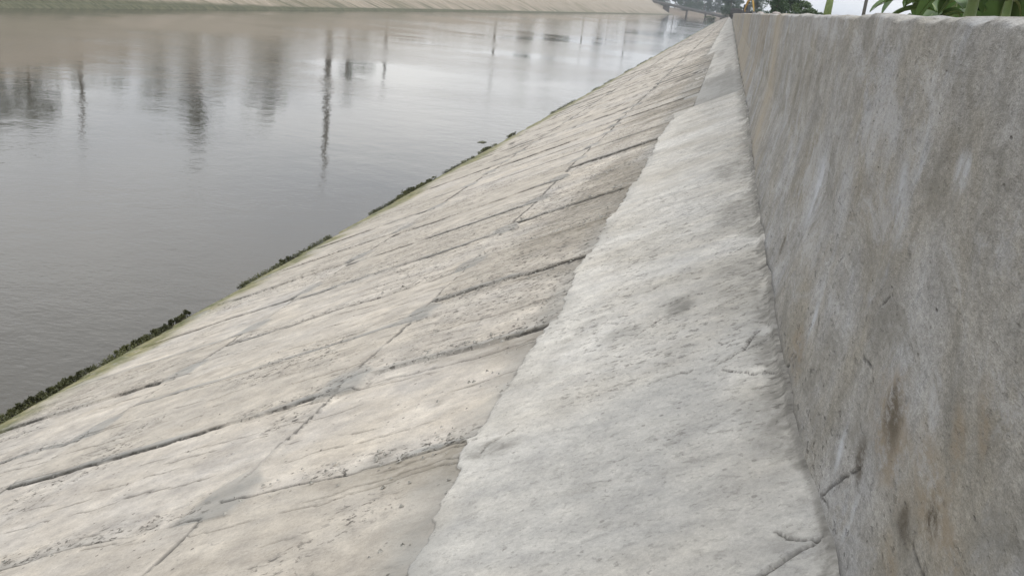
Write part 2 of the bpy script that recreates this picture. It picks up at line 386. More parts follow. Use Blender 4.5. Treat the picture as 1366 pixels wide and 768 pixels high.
# long zigzag joints between the rows of slabs: hairline on one stretch, a hand-wide mortar patch on the next
def seam(bb, kl, kr, sd):
    global joint, mortar, height
    d = np.abs(U-bb); jl = np.array(J[kl]); jr = np.array(J[kr])
    il = np.searchsorted(jl, Yg)-1; ir = np.searchsorted(jr, Yg)-1
    dl = Yg-jl[np.clip(il, 0, None)]; dr = jr[np.clip(ir+1, 0, len(jr)-1)]-Yg
    patch = (1-sstep(.30, .62, dl))
    wdt = .022 + .17*patch*(.6+.8*fbm(Yg*3, U*2, sd, 3))
    mm = 1-sstep(.65, 1.0, d/wdt)
    mortar = np.maximum(mortar, mm*(.35+.65*patch))
    hair = (1-sstep(.4, 1, d/(.009+.0013*Yg)))*(1-patch)*sstep(.22, .38, fbm(Yg*1.7, U*0+sd, sd+2, 2))
    joint = np.maximum(joint, hair*.9)
    ed = (1-sstep(.5, 1, np.abs(d-wdt)/.010))*patch*.4*sstep(.4, .6, fbm(U*8, Yg*8, sd+5, 2))
    joint = np.maximum(joint, ed)
    height = height*(1-mm) + .002*mm
seam(b1, 2, 3, 51); seam(b2, 1, 2, 61); seam(b3, 0, 1, 71)
# brown damp mortar wedges against the apron, on the camera side of each cross joint
js = np.array(J[3]); idx = np.clip(np.searchsorted(js, Yg+wob), 0, len(js)-1); dd = js[idx]-(Yg+wob)
ue = -1.42
wedge = (1-sstep(.25, .62, dd/(.34+.75*np.clip((U-ue+.75)/.75, 0, 1.3))))*sstep(-1.0, -.1, (U-ue)+.12)
far_st = sstep(5.5, 9, Yg)*(1-sstep(30, 60, Yg))
stain = wedge*.95*(.55+.45*vnoise(idx*7.7, idx*0.0, 5)) + far_st*.85*sstep(.34, .60, fbm(U*1.1, Yg*.5, 77, 3))*sstep(-2.9, -1.9, U)
stain = np.clip(stain, 0, 1)
mortar = np.maximum(mortar, sstep(-1.72, -1.40, U+.28*(fbm(U*5, Yg*5, 85, 4)-.5))*.8)
chipm = np.clip(chipm*.95 + .55*sstep(.52, .66, fbm(U*.8, Yg*.8, 81, 3)) + .6*sstep(-3.3, -2.2, U)*sstep(4.6, 6.5, Yg), 0, 1)
rough_up = sstep(.50, .66, fbm(U*1.3, Yg*1.3, 83, 3))
height = height + .012*(fbm(U*1.1, Yg*1.1, 91, 3)-.5) + .0055*(fbm(U*9, Yg*9, 92, 4)-.5)*(.5+rough_up)
height = height - .016*joint + .003*mortar*(fbm(U*12, Yg*12, 95, 3))
chg = np.clip((fbm(U*16, Yg*16, 97, 3)-.60)/.05, 0, 1)*chipm
height = height - .007*chg; joint = np.maximum(joint, chg*.35*fade)
algae = sstep(-7.75, -8.35, U + .55*(fbm(Yg*1.2, U*.5, 99, 4)-.5)*2)*.95
yel = sstep(-7.5, -8.4, U+.5*(fbm(Yg*.8, U*.6, 103, 3)-.5))*.35
algae = np.clip(np.maximum(algae, yel), 0, 1)
joint *= (.55+.45*fade)
mod = .5
NX, NZ = -S*C, C
Pg = np.stack([X0+U*C + NX*height, Yg, -H+U*S*C + NZ*height], -1)
tag(link_mesh('slope_paving', grid_mesh('slope_paving', Pg, dict(A=(joint, mortar, chipm), B=(stain, algae, tint))), M['slab']), kind='structure')

# ------------------------------------------------------------------ wall foot line (wavy fillet of mortar)
FY = np.array([-40, .8, 1.60, 2.2, 3.0, 4.0, 5.2, 7.0, 9.5, 13, 20, 40, 520.])
FXo = np.array([0, 0, 0.0, .0, -.045, -.055, -.055, -.06, -.05, -.03, -.03, -.02, -.02])
def foot(Y): return X0 + np.interp(Y, FY, FXo) + .010*(fbm(Y*3.1, Y*0, 201, 3)-.5)*2
# apron
arow = np.concatenate([np.linspace(-30, 1.0, 12), logspace_rows(1.2, 26, .0030), logspace_rows(26.1, 520, .014)])
v = np.linspace(0, 1, 170)**1.0
V, Ya = np.meshgrid(v, arow, indexing='xy')
near = 1-sstep(2.2, 3.6, Ya)
uedge = -1.43 + .06*(fbm(Ya*.55, Ya*0+2, 211, 3)-.5)*2 + .030*(fbm(Ya*3.5, Ya*0, 212, 4)-.5)*2 + .028*(fbm(Ya*11, Ya*0, 214, 4)-.5)*2 + 0.012*(fbm(Ya*17, Ya*0, 213, 3)-.5)*2 + .06*sstep(8, 14, Ya)
js3 = np.array(J[3]); ia = np.clip(np.searchsorted(js3, Ya), 0, len(js3)-1); 
saw = np.clip((js3[ia]-Ya)/1.6, 0, 1); uedge = uedge + .05*saw - .025          # the edge steps in and out with the slabs
uw = (foot(Ya)-X0)/C
Ua = uedge*(1-V) + (uw+.07)*V
e = (Ua-uedge)
n1 = fbm(Ua*1.3, Ya*.9, 221, 3)
ha = .003 + .007*sstep(0, .05, e) + .008*(n1-.5) + .0022*(fbm(Ua*9, Ya*9, 223, 4)-.5) + .003*(fbm(Ua*40, Ya*40, 224, 3)-.5)
ha = np.where(V < .006, -.03, ha); ha = ha*np.clip((uw-Ua)/.15+.35, .3, 1) + (.004+.030*fbm(Ya*2.3, Ya*0, 226, 4))*np.exp(-np.maximum(uw-Ua, 0)/(.012+.016*fbm(Ya*1.7, Ya*0, 227, 3)))
cj = np.zeros_like(Ua); cm = np.zeros_like(Ua); ca = np.zeros_like(Ua); cs = np.zeros_like(Ua)
def crack(pts, w, dep=.012, dark=1.0, jit=.02, sd=1):
    """open crack along points (u, Y)"""
    global ha, cj
    dm = np.full(Ua.shape, 9.0); tt = np.zeros(Ua.shape)
    for i in range(len(pts)-1):
        a = np.array(pts[i]); b = np.array(pts[i+1]); ab = b-a; L2 = (ab**2).sum()
        jx = jit*(fbm(Ua*9, Ya*9, 300+sd, 3)-.5)*2; px = Ua+jx; py = Ya+jx*.8
        t = np.clip(((px-a[0])*ab[0]+(py-a[1])*ab[1])/L2, 0, 1)
        d = np.hypot(px-a[0]-t*ab[0], py-a[1]-t*ab[1]); g = d < dm
        tt = np.where(g, (i+t)/(len(pts)-1), tt); dm = np.minimum(dm, d)
    ww = w*(.35+.65*np.sin(np.pi*np.clip(tt, .02, .98))**.6)*(.6+.8*fbm(Ua*12, Ya*12, 340+sd, 2))
    k = 1-sstep(.35, 1.0, dm/ww); ha = ha-dep*k; cj = np.maximum(cj, (1-sstep(.30, .62, dm/ww))*dark)
def uy(x, y):
    d = R @ ray(x, y); t = (-H-S*X0)/(d.z-S*d.x); p = d*t; return ((p.x-X0)/C, p.y)
CR = [([(866, 514), (890, 503), (918, 500), (925, 495)], .010), ([(952, 492), (975, 478), (1018, 458)], .013), ([(960, 496), (1000, 499), (1035, 502)], .007),
      ([(1020, 770), (1048, 750), (1075, 732), (1098, 722)], .010), ([(1040, 706), (1070, 722), (1098, 722)], .005), ([(965, 462), (980, 456)], .009),
      ([(985, 335), (1005, 325)], .012), ([(960, 393), (975, 384)], .012), ([(925, 374), (938, 371)], .012), ([(850, 450), (880, 428), (930, 410)], .006), ([(950, 415), (985, 398), (1020, 385)], .007), ([(880, 412), (915, 398), (935, 396)], .012), ([(860, 392), (872, 388)], .009),
      ([(1000, 365), (1024, 357)], .012), ([(950, 385), (966, 378)], .008), ([(596, 600), (620, 590), (650, 584)], .006), ([(640, 608), (655, 592), (684, 577)], .007),
      ([(560, 690), (566, 668), (600, 640)], .006), ([(990, 470), (1012, 445)], .008)]
for i, (pp, w) in enumerate(CR): crack([uy(*q) for q in pp], w*1.35, dep=.014, sd=i, jit=.035)
def blob(x, y, ru, rY, sd, thr=.45):
    u0, y0 = uy(x, y); d = np.hypot((Ua-u0)/ru, (Ya-y0)/rY); return (1-sstep(.4, 1.2, d + .9*(fbm(Ua*7, Ya*7, sd, 4)-.5)))
for (x, y, ru, rY, s_, g) in [(910, 408, .10, .22, 1, .9), (990, 280, .25, .7, 2, .75), (1000, 400, .22, .3, 3, .5), (830, 450, .14, .16, 4, .5), (700, 505, .30, .22, 8, .35), (1040, 560, .12, .5, 9, .45),
                        (975, 225, .25, .6, 5, .7), (780, 655, .12, .05, 6, .3), (560, 670, .09, .15, 7, .95), (655, 600, .14, .13, 12, .75), (990, 360, .25, .35, 13, .55)]:
    cs = np.maximum(cs, g*blob(x, y, ru, rY, 400+s_))
# casting line across the strip, about 17.6 m out, and a darker newer bay beyond it
step = sstep(17.55, 17.62, Ya + .35*(Ua+.6)*0 + .05*(fbm(Ua*3, Ya*0, 415, 3)-.5))
bay = step*(1-sstep(23, 27, Ya+1.0*(fbm(Ua*3, Ya, 416, 3)-.5)))
ha = ha - .03*step*(1-sstep(30, 60, Ya))
cm = np.maximum(cm, bay*.95)
gritty = sstep(6.2, 4.8, Ya)*.0
cm = np.maximum(cm, .55*(1-sstep(.0, .2, e))*sstep(.45, .6, fbm(Ya*1.3, Ua, 418, 2)))
dirt = sstep(-.20, -.005, Ua-uw)*1.0*sstep(.34, .50, fbm(Ua*7, Ya*4, 420, 5)+.12*sstep(-.06, 0, Ua-uw))      # dirt gathered along the wall foot
cs = np.maximum(cs, dirt); cj = np.maximum(cj, sstep(-.012-.0012*Ya, -.002, Ua-uw)*.35*sstep(.38, .55, fbm(Ya*4, Ua*0, 421, 3)))
ca = np.clip(.25+.75*sstep(.45, .62, fbm(Ua*1.6, Ya*1.2, 431, 3))*sstep(2.6, 4, Ya) + .6*sstep(-.45, -.1, Ua)*sstep(3, 4, Ya), 0, 1)
cm = np.maximum(cm, .55*sstep(24, 60, Ya)*sstep(.3, .6, fbm(Ua*2.5, Ya*.25, 435, 4)))
cs = np.maximum(cs, .6*sstep(10, 24, Ya)*sstep(.48, .66, fbm(Ua*3, Ya*.5, 436, 4)))
grey = np.clip(1.0*bay + .5*sstep(16, 30, Ya) + .75*sstep(.45, .62, fbm(Ua*1.0, Ya*.7, 433, 3)) * (1-.8*sstep(3.9, 5.2, Ya)) + .35*(1-sstep(3, 5, Ya)), 0, 1)
Pa = np.stack([X0+Ua*C+NX*ha, Ya, -H+Ua*S*C+NZ*ha], -1)
tag(link_mesh('mortar_apron', grid_mesh('mortar_apron', Pa, dict(A=(cj, cm, ca), B=(cs, np.zeros_like(cs), grey))), M['apron']), kind='structure')

# ------------------------------------------------------------------ parapet wall
wrow = np.concatenate([np.linspace(-30, .9, 12), logspace_rows(1.0, 26, .0034), logspace_rows(26.1, 520, .014)])
TOPX = X0+.05
kz = np.linspace(0, 1, 210)
K, Yw = np.meshgrid(kz, wrow, indexing='xy')
ztop = .030 + .016*(fbm(Yw*2.2, Yw*0, 501, 4)-.5)*2 + .007*(fbm(Yw*13, Yw*0, 502, 3)-.5)*2
fx = foot(Yw); zb = -H - .0 + S*(fx-X0)
fil = np.exp(-K*9.0)                                      # fillet at the foot
Xw = fx*(1-np.minimum(K*2.2, 1)) + TOPX*np.minimum(K*2.2, 1) + .0*K
Zw = zb*(1-K) + ztop*K
g = (fbm(Yw*1.2+Zw*.5, Zw*.8, 511, 3)-.5)*.035 + (fbm(Yw*5+Zw*2, Zw*3, 512, 4)-.5)*.016 + (fbm(Yw*22, Zw*22, 513, 3)-.5)*.004
g = g*np.minimum(1, K*12)
wj = np.zeros_like(Yw); wt = np.zeros_like(Yw); wc = np.zeros_like(Yw); w0 = np.zeros_like(Yw); w1 = np.zeros_like(Yw); w2 = np.zeros_like(Yw)
def wp(x, y):
    d = R @ ray(x, y); t = (X0+.03)/d.x; p = d*t; return p.y, p.z
def wblob(x, y, rY, rZ, sd, lean=0.0):
    y0, z0 = wp(x, y); dz = Zw-z0; dy = Yw-y0-lean*dz
    return 1-sstep(.3, 1.25, np.hypot(dy/rY, dz/rZ)+1.0*(fbm(Yw*9, Zw*9, sd, 4)-.5))
for a in [(1185, 570, .28, .13, 1, .3), (1240, 670, .20, .10, 2, .3), (1265, 600, .06, .10, 3, .6), (1300, 560, .05, .07, 9, .6), (1085, 470, .16, .08, 4, .2), (1255, 715, .13, .05, 5, 0), (1190, 745, .10, .04, 6, 0)]:
    w0 = np.maximum(w0, wblob(*a))
for a in [(1185, 550, .11, .07, 11, .4), (1150, 620, .07, .06, 12, .5), (1205, 700, .08, .04, 13, 0), (1240, 690, .05, .03, 15, 0), (1055, 330, .05, .06, 14, 0)]:
    w1 = np.maximum(w1, .8*wblob(*a))
for a in [(1100, 410, .05, .16, 21, .5), (1190, 275, .18, .11, 22, .6), (1085, 250, .20, .16, 23, .5), (1130, 600, .03, .07, 24, .4), (1270, 230, .1, .05, 25, 0), (1140, 700, .03, .08, 26, 0)]:
    w2 = np.maximum(w2, .85*wblob(*a))
w0 = np.maximum(w0, .75*sstep(9, 13, Yw)*sstep(.42, .6, fbm(Yw*.5, Zw*.6, 541, 3)))
wt = sstep(12, 22, Yw)*.8*sstep(.38, .6, fbm(Yw*.35, Zw*.5, 543, 4)) + .85*np.exp(-((Yw-10.3-1.5*(Zw+.6))/.9)**2)
wc = np.clip(.25+.9*np.exp(-K*5)+.5*sstep(.5, .65, fbm(Yw*1.5, Zw*1.5, 551, 3)), 0, 1)
def wcrack(pts, w, sd):
    global wj, g
    q = [wp(*p_) for p_ in pts]; dm = np.full(Yw.shape, 9.0)
    for i in range(len(q)-1):
        a = np.array(q[i]); b = np.array(q[i+1]); ab = b-a; jx = .010*(fbm(Yw*14, Zw*14, 600+sd, 3)-.5)*2
        t = np.clip(((Yw+jx-a[0])*ab[0]+(Zw+jx-a[1])*ab[1])/(ab**2).sum(), 0, 1)
        dm = np.minimum(dm, np.hypot(Yw+jx-a[0]-t*ab[0], Zw+jx-a[1]-t*ab[1]))
    k = 1-sstep(.3, 1, dm/(w*(.5+fbm(Yw*20, Zw*20, 640+sd, 2)))); wj = np.maximum(wj, k*.85); g = g+k*.008
for i, a in enumerate([([(1062, 515), (1074, 497), (1084, 480)], .005), ([(1120, 680), (1112, 665), (1135, 636), (1150, 622)], .005), ([(1124, 775), (1119, 730), (1112, 690)], .007),
                       ([(1148, 475), (1157, 490), (1160, 505)], .003), ([(1165, 405), (1180, 390)], .003), ([(1222, 430), (1223, 450)], .002), ([(1235, 775), (1222, 745), (1216, 725)], .005), ([(1150, 432), (1158, 405)], .002)]):
    wcrack(a[0], a[1], i)
# broad vertical bedding from the formwork, plus a dark line where the wall meets the strip
wj = np.maximum(wj, np.exp(-((K*1.33-.012)/(.022+.0012*Yw))**2)*.8*sstep(.34, .55, fbm(Yw*3, Yw*0, 561, 3)))
Xs = Xw + g
front = np.stack([Xs, Yw, Zw], -1)
# top and back face in the same sheet
T = [front]
for (dx, dz) in ((.012, .010), (.06, .018), (.14, .016), (.21, .010), (.235, -.01), (.24, -.7)):
    T.append(np.stack([TOPX+dx+0*Yw[:, :1], Yw[:, :1], (ztop[:, :1]+dz + (.012*(fbm(Yw[:, :1]*7+dx*9, Yw[:, :1]*0+dx*30, 571, 3)-.5) if dz > -.1 else 0))], -1))
front = np.concatenate(T, 1)
pad = lambda q: np.concatenate([q]+[q[:, -1:]]*6, 1)
wall = link_mesh('parapet_wall', grid_mesh('parapet_wall', front, dict(A=tuple(map(pad, (wj, wt, wc))), B=tuple(map(pad, (w0, w1, w2))))), M['wall'])
tag(wall, 'long rough grey concrete parapet wall with brown stains along the top of the near slope', 'wall')

# ------------------------------------------------------------------ far bank paving
fr = np.concatenate([np.linspace(-120, 30, 30), np.linspace(30.5, 250, 620), np.linspace(250.6, 700, 620)])
fu = np.concatenate([np.linspace(-.6, 1.5, 16), np.linspace(1.7, (FAR_Z-ZW)/.5*math.sqrt(1.25)+.15, 46)])
Uf, Yf = np.meshgrid(fu, fr, indexing='xy')
FX = far_x(Yf) - Uf*C; FZ = ZW + Uf*S*C
cj = np.abs(((Yf+.35*Uf*0+.3*fbm(Yf*.3, Uf*.5, 701, 2)) % 2.0)-1.0); jl = sstep(.84, .97, cj)*.6*sstep(.35, .6, fbm(Yf*.7, Uf*.3, 702, 3))
lj = sstep(.93, .99, np.abs(((Uf/2.9) % 1.0)*2-1))*.4
lean = Yf + Uf*1.1
st_ = sstep(.50, .68, fbm(lean*.28, Uf*.12, 711, 4))*sstep(-.5, 4, 9-Uf)*.8
st_ = np.maximum(st_, .85*np.exp(-((lean-79)/2.6)**2)*(1-sstep(7, 12, Uf)))
gl = 1-sstep(70, 115, Yf)
alf = (1-sstep(.45+.5*gl, 1.0+1.4*gl, Uf+.5*(fbm(Yf*.8, Uf, 721, 3)-.5)+.004*np.maximum(Yf-100, 0)*0))
drip = sstep(.50, .66, fbm(lean*.9, Uf*.05, 723, 3))*(1-sstep(1.2, 4.5, Uf))*.8
ledge = .10*(1-sstep(.5, .62, Uf))
alf = np.clip(np.maximum(alf, drip), 0, 1)
hf = .05*(fbm(Yf*.5, Uf*.5, 731, 3)-.5) + ledge
Pf = np.stack([FX+S*C*hf, Yf, FZ+C*hf], -1)[:, ::-1]
tag(link_mesh('far_slope_paving', grid_mesh('far_slope_paving', Pf, dict(A=(np.maximum(jl, lj)[:, ::-1], jl*0, jl*0), B=(st_[:, ::-1], alf[:, ::-1], jl*0))), M['far']), kind='structure')

# ------------------------------------------------------------------ vegetation
def leaf_cloud(centres, n, size, seed, flat=.6):
    r = random.Random(seed); b = MB(); vs_ = []; fs = []
    for i in range(n):
        c, rad = centres[r.randrange(len(centres))]
        while True:
            p = Vector((r.uniform(-1, 1), r.uniform(-1, 1), r.uniform(-1, 1)))
            if .15 < p.length < 1: break
        p = p.normalized()*(p.length**.5); p = Vector((p.x*rad, p.y*rad, p.z*rad*flat))+Vector(c)
        s_ = size*r.uniform(.55, 1.35)
        a = Vector((r.gauss(0, 1), r.gauss(0, 1), r.gauss(0, .7))).normalized(); q = a.orthogonal().normalized(); q = (Matrix.Rotation(r.uniform(0, 6.28), 3, a) @ q)
        k = len(vs_); m = p+a*s_*.5
        vs_ += [p, m+q*s_*.28, p+a*s_, m-q*s_*.28]; fs.append((k, k+1, k+2, k+3))
    b.v = [tuple(x) for x in vs_]; b.f = fs; return b
def make_tree(h, spread, seed, mat, nleaf=2200, leaf=.35, crown0=.35):
    r = random.Random(seed); root = empty('tree')
    t = MB(); n = 6; tr = [(r.uniform(-.03, .03)*h*i/n, r.uniform(-.03, .03)*h*i/n, h*.8*i/n-.3) for i in range(n+1)]
    t.tube(tr, [h*.028*(1-.8*i/n)+.02 for i in range(n+1)], 8)
    cs_ = []
    for i in range(11):
        k = r.uniform(crown0, .8); base = Vector(tr[min(n, int(k/.8*n))]); an = r.uniform(0, 6.28); L = spread*r.uniform(.45, 1)*(1.1-abs(k-.5)*.9)
        tip = base+Vector((math.cos(an)*L, math.sin(an)*L, h*r.uniform(.04, .2))); midp = (base+tip)/2+Vector((0, 0, -.03*h))
        t.tube([base, midp, tip], [h*.009, h*.006, h*.002], 5); cs_.append((tip, spread*r.uniform(.28, .5)))
    cs_.append((Vector(tr[-1])+Vector((0, 0, h*.08)), spread*.45))
    t.build('trunk', M['bark'], root, smooth=True)
    leaf_cloud(cs_, int(nleaf*1.7), leaf, seed).build('crown', mat, root)
    return root
def dense_bush(h, spread, seed):
    r = random.Random(seed); root = empty('tree'); t = MB(); cs_ = []
    t.tube([(0, 0, -.4), (.1, 0, h*.35), (0, .1, h*.7)], [.2, .14, .05], 8)
    for i in range(16):
        an = r.uniform(0, 6.28); z = h*r.uniform(.08, .85); L = spread*r.uniform(.2, .75)*(1.1-z/h*.7)
        c = Vector((math.cos(an)*L, math.sin(an)*L, z)); t.tube([(0, 0, z*.6), tuple(c*.6+Vector((0, 0, z*.35))), tuple(c)], [.06, .04, .01], 5); cs_.append((c, spread*r.uniform(.22, .42)))
    t.build('trunk', M['bark'], root, smooth=True); leaf_cloud(cs_, 6500, .34, seed, .9).build('crown', M['leafD'], root); return root
protos = [make_tree(11, 3.0, 1, M['leafD'], 3600, .5, .10), make_tree(8, 2.8, 2, M['leafM'], 2600, .42, .10), make_tree(13, 1.9, 3, M['leafD'], 3400, .45, .06), make_tree(16, 5.5, 4, M['leafD'], 5200, .75, .25), dense_bush(7, 4.2, 5), dense_bush(5, 2.6, 6)]
used = set()
def place_tree(k, x, y, z, sc, rz, label, group, cat='tree', sxy=1.0):
    o = protos[k] if k not in used else copy_tree(protos[k]); used.add(k)
    o.location = (x, y, z); o.rotation_euler = (0, 0, rz); o.scale = (sc*sxy, sc*sxy, sc); tag(o, label, cat, group); return o
# far crest trees, seen mirrored in the canal
grp = 'trees on the crest of the far bank'
ft = [(0, 82, .55, 'low dark tree reflected at the left edge of the water'), (1, 88, .75, 'small bushy tree reflected left of the thin pole'),
      (1, 112, .75, 'light green tree reflected between the thin pole and the tall dark trees'), (2, 117, .72, 'slim tree reflected as a faint grey green streak'),
      (2, 123, 1.0, 'tall narrow tree reflected as a dark streak mid left'), (0, 129, .55, 'short dark tree beside the tall narrow one'),
      (0, 141, .95, 'wide dark green tree reflected as the broadest green patch'), (1, 147, .95, 'leafy tree reflected left of the thick pole'),
      (2, 172, .75, 'narrow dark tree reflected just right of the thick pole'), (1, 181, .7, 'small tree reflected between the thick pole and the next pole'),
      (0, 330, 1.0, 'hazy tree reflected at the upper middle of the water'), (0, 378, 1.15, 'broad tree reflected left of the far thin poles'), (1, 395, 1.1, 'paler tree beside the broad far tree'),
      (2, 480, 1.2, 'slender far tree reflected near the end of the bank'), (0, 620, 1.2, 'dark tree near the end of the far bank')]
rt = random.Random(5)
for k, y, sc, lb in ft:
    sc *= 1.06
    place_tree(k, float(far_x(np.array(y)))-18.5-rt.uniform(0, 3), y, FAR_Z-.1, sc, rt.uniform(0, 6), lb, grp)
r = random.Random(8); cs_ = []
for i in range(520):
    y = r.uniform(45, 420)
    k = float(vnoise(np.array(y*.12), np.array(3.), 5))
    if k > .25: cs_.append(((float(far_x(np.array(y)))-17.2-r.uniform(0, 2.5), y, FAR_Z+r.uniform(-.1, (2.8 if y < 100 else (4.0 if 112 < y < 150 else 1.8))*k)), r.uniform(.5, 1.1)*k))
leaf_cloud(cs_, 22000, .30, 4, .8).build('crest_scrub', M['leafD']); tag(bpy.data.objects['crest_scrub'], 'low scrub and tall grass fringe along the far crest', 'scrub', None, 'stuff')
# grove closing the view behind the bridge
grp = 'grove behind the bridge'
gv = [(-78, 770, 1.3), (-66, 800, 1.1), (-55, 765, 1.0), (-47, 810, 1.25), (-38, 780, .95), (-29, 825, 1.2), (-22, 790, .95), (-12, 830, 1.15), (-4, 800, .85), (5, 850, 1.0), (14, 815, .8), (-95, 790, 1.3), (-60, 870, 1.5), (-34, 880, 1.35), (-85, 850, 1.5)]
nm = ['first', 'second', 'third', 'fourth', 'fifth', 'sixth', 'seventh', 'eighth', 'ninth', 'tenth', 'eleventh', 'twelfth', 'thirteenth', 'fourteenth', 'fifteenth']
for i, (x, y, sc) in enumerate(gv):
    place_tree(4 if i % 3 else 3, x, y, -1.2, sc*(2.1 if i % 3 else .9), i*1.7, 'hazy dark blue green tree in the distant grove behind the bridge', grp)
# trees and scrub on the land behind the wall
TB = 'trees behind the wall'; BB = 'bushes behind the wall'
def bx_(px, Y): d = R @ ray(px, 14); return d.x/d.y*Y
place_tree(4, bx_(1035, 120), 120, -1.2, .62, 1, 'big dense dark green tree behind the wall, right of the excavator', TB)
place_tree(3, bx_(1052, 130), 130, -1.2, .45, 2, 'dark tree with bare limbs just right of the big dense one', TB)
place_tree(4, bx_(1008, 330), 330, -1.2, 1.15, 2, 'far dark tree standing behind the yellow excavator arm', TB)
place_tree(4, bx_(975, 420), 420, -1.2, 1.5, 3, 'far dark tree at the vanishing point left of the excavator', TB)
place_tree(5, bx_(1062, 90), 90, -1.0, .36, 2, 'low dark bush at the foot of the tree with bare limbs', BB, 'bush', 1.5)
place_tree(1, bx_(1082, 100), 100, -1.0, .30, 2, 'low green bush on the skyline left of the pale green stem', BB, 'bush', 1.6)
place_tree(1, bx_(1072, 110), 110, -1.0, .42, 4, 'taller ragged green bush with sky showing through it', BB, 'bush', 1.0)
place_tree(5, bx_(1166, 80), 80, -1.0, .20, 2, 'small dark bush just right of the thin dark pole', BB, 'bush', 1.5)
place_tree(1, bx_(1182, 150), 150, -1.1, .17, 5, 'tiny pale bush on the open skyline', BB, 'bush', 1.8)
place_tree(5, bx_(1262, 22), 22, -.6, .30, 5, 'leafy bush behind the drooping banana leaves', BB, 'bush', 1.0)
place_tree(5, bx_(1300, 18), 18, -.6, .36, 1, 'dark green bush filling the space behind the pale banana stem', BB, 'bush', 1.0)
place_tree(5, bx_(1352, 15), 15, -.6, .34, 3, 'dark green bush at the far right behind the pinkish stone', BB, 'bush', 1.0)
place_tree(0, -9.6, 545, -6.0, .38, 1, 'dark overhanging scrub at the far end of the near bank', 'scrub near the bridge', 'bush', 1.5)
place_tree(1, -13.0, 590, -6.0, .42, 2, 'second clump of scrub at the bridge foot', 'scrub near the bridge', 'bush', 1.5)
for k in range(6):
    if k not in used: 
        for c in list(protos[k].children): bpy.data.objects.remove(c)
        bpy.data.objects.remove(protos[k])

def banana(x, y, h, rz, n, seed, label, stemr=.06, dry=False, L0=1.9):
    r = random.Random(seed); root = empty('banana_plant', (x, y, -.36), rz, label, 'banana plant', 'banana plants behind the wall')
    b = MB(); b.tube([(0, 0, 0), (.02*h, 0, h*.5), (.05*h, .01, h)], [stemr*1.2, stemr, stemr*.5], 12); b.build('stem', M['drygrass'] if dry else M['stemB'], root, smooth=True)
    for i in range(n):
        an = 6.28*i/n+r.uniform(-.4, .4); L = L0*r.uniform(.75, 1.15); w = L*.15*r.uniform(.85, 1.2); rise = r.uniform(.3, 1.1) if not dry else r.uniform(.0, .4); m = 16
        pts = []; p = Vector((.05*h, .01, h*r.uniform(.82, 1))); el = rise
        for j in range(m+1):
            pts.append(p.copy()); p = p+Vector((math.cos(an)*math.cos(el), math.sin(an)*math.cos(el), math.sin(el)))*(L/m); el -= (1.9 if not dry else 1.2)/m*r.uniform(.8, 1.2)
        side = Vector((-math.sin(an), math.cos(an), 0)); vs_ = []; fs = []
        for j, q in enumerate(pts):
            t = j/m; ww = w*max(.04, math.sin(math.pi*min(1, max(0, t-.10)/.9))**.55) if t > .1 else .015
            tear = 1-(.22 if r.random() < .25 else 0)
            up = Vector((0, 0, ww*.28))
            vs_ += [q+side*ww*tear+up, q+side*ww*.5+up*.35, q-Vector((0, 0, .008)), q-side*ww*.5+up*.35, q-side*ww+up]
        for j in range(m):
            for c in range(4): fs.append((j*5+c, j*5+c+1, j*5+c+6, j*5+c+5))
        lf = MB(); lf.add(vs_, fs); lo = lf.build('leaf', M['drygrass'] if dry else M['leafB'], root, smooth=True)
        rb = MB(); rb.tube([q-Vector((0, 0, .012)) for q in pts[::2]], [.014*(1-.8*k_/(m/2)) for k_ in range(m//2+1)], 6); rb.build('midrib', M['stemB'] if not dry else M['drygrass'], lo, smooth=True)
def behind(px, Y):                      # where a spot seen at that column of the skyline stands
    d = R @ ray(px, 14); return d.x/d.y*Y
banana(behind(1292, 9), 9, 1.0, .4, 10, 11, 'banana plant with a pale green upright stem near the right end of the wall', .055, L0=1.0)
banana(behind(1345, 7.5), 7.5, .75, 1.4, 9, 12, 'broad leaved banana plant at the right edge behind the pinkish stone', .04, L0=.8)
banana(behind(1258, 11), 11, .62, 2.2, 9, 13, 'young banana plant whose leaves droop onto the wall beside the open sky', .045, L0=.75)
banana(behind(1275, 13), 13, 1.0, 3.0, 9, 14, 'darker banana plant behind the pale stemmed one', .05, L0=1.0)
banana(behind(1325, 10), 10, .9, 4.0, 10, 15, 'dense banana plant between the pale stem and the pinkish stone', .05, L0=.9)
banana(behind(1104, 48), 48, 2.6, 1.0, 7, 16, 'tall banana plant with thick bright green stem, left of the dry brown fronds', .17, L0=1.6)
banana(behind(1122, 52), 52, .55, 1.0, 13, 17, 'withered plant with spreading reddish brown fronds behind the wall', .12, True, 1.9)

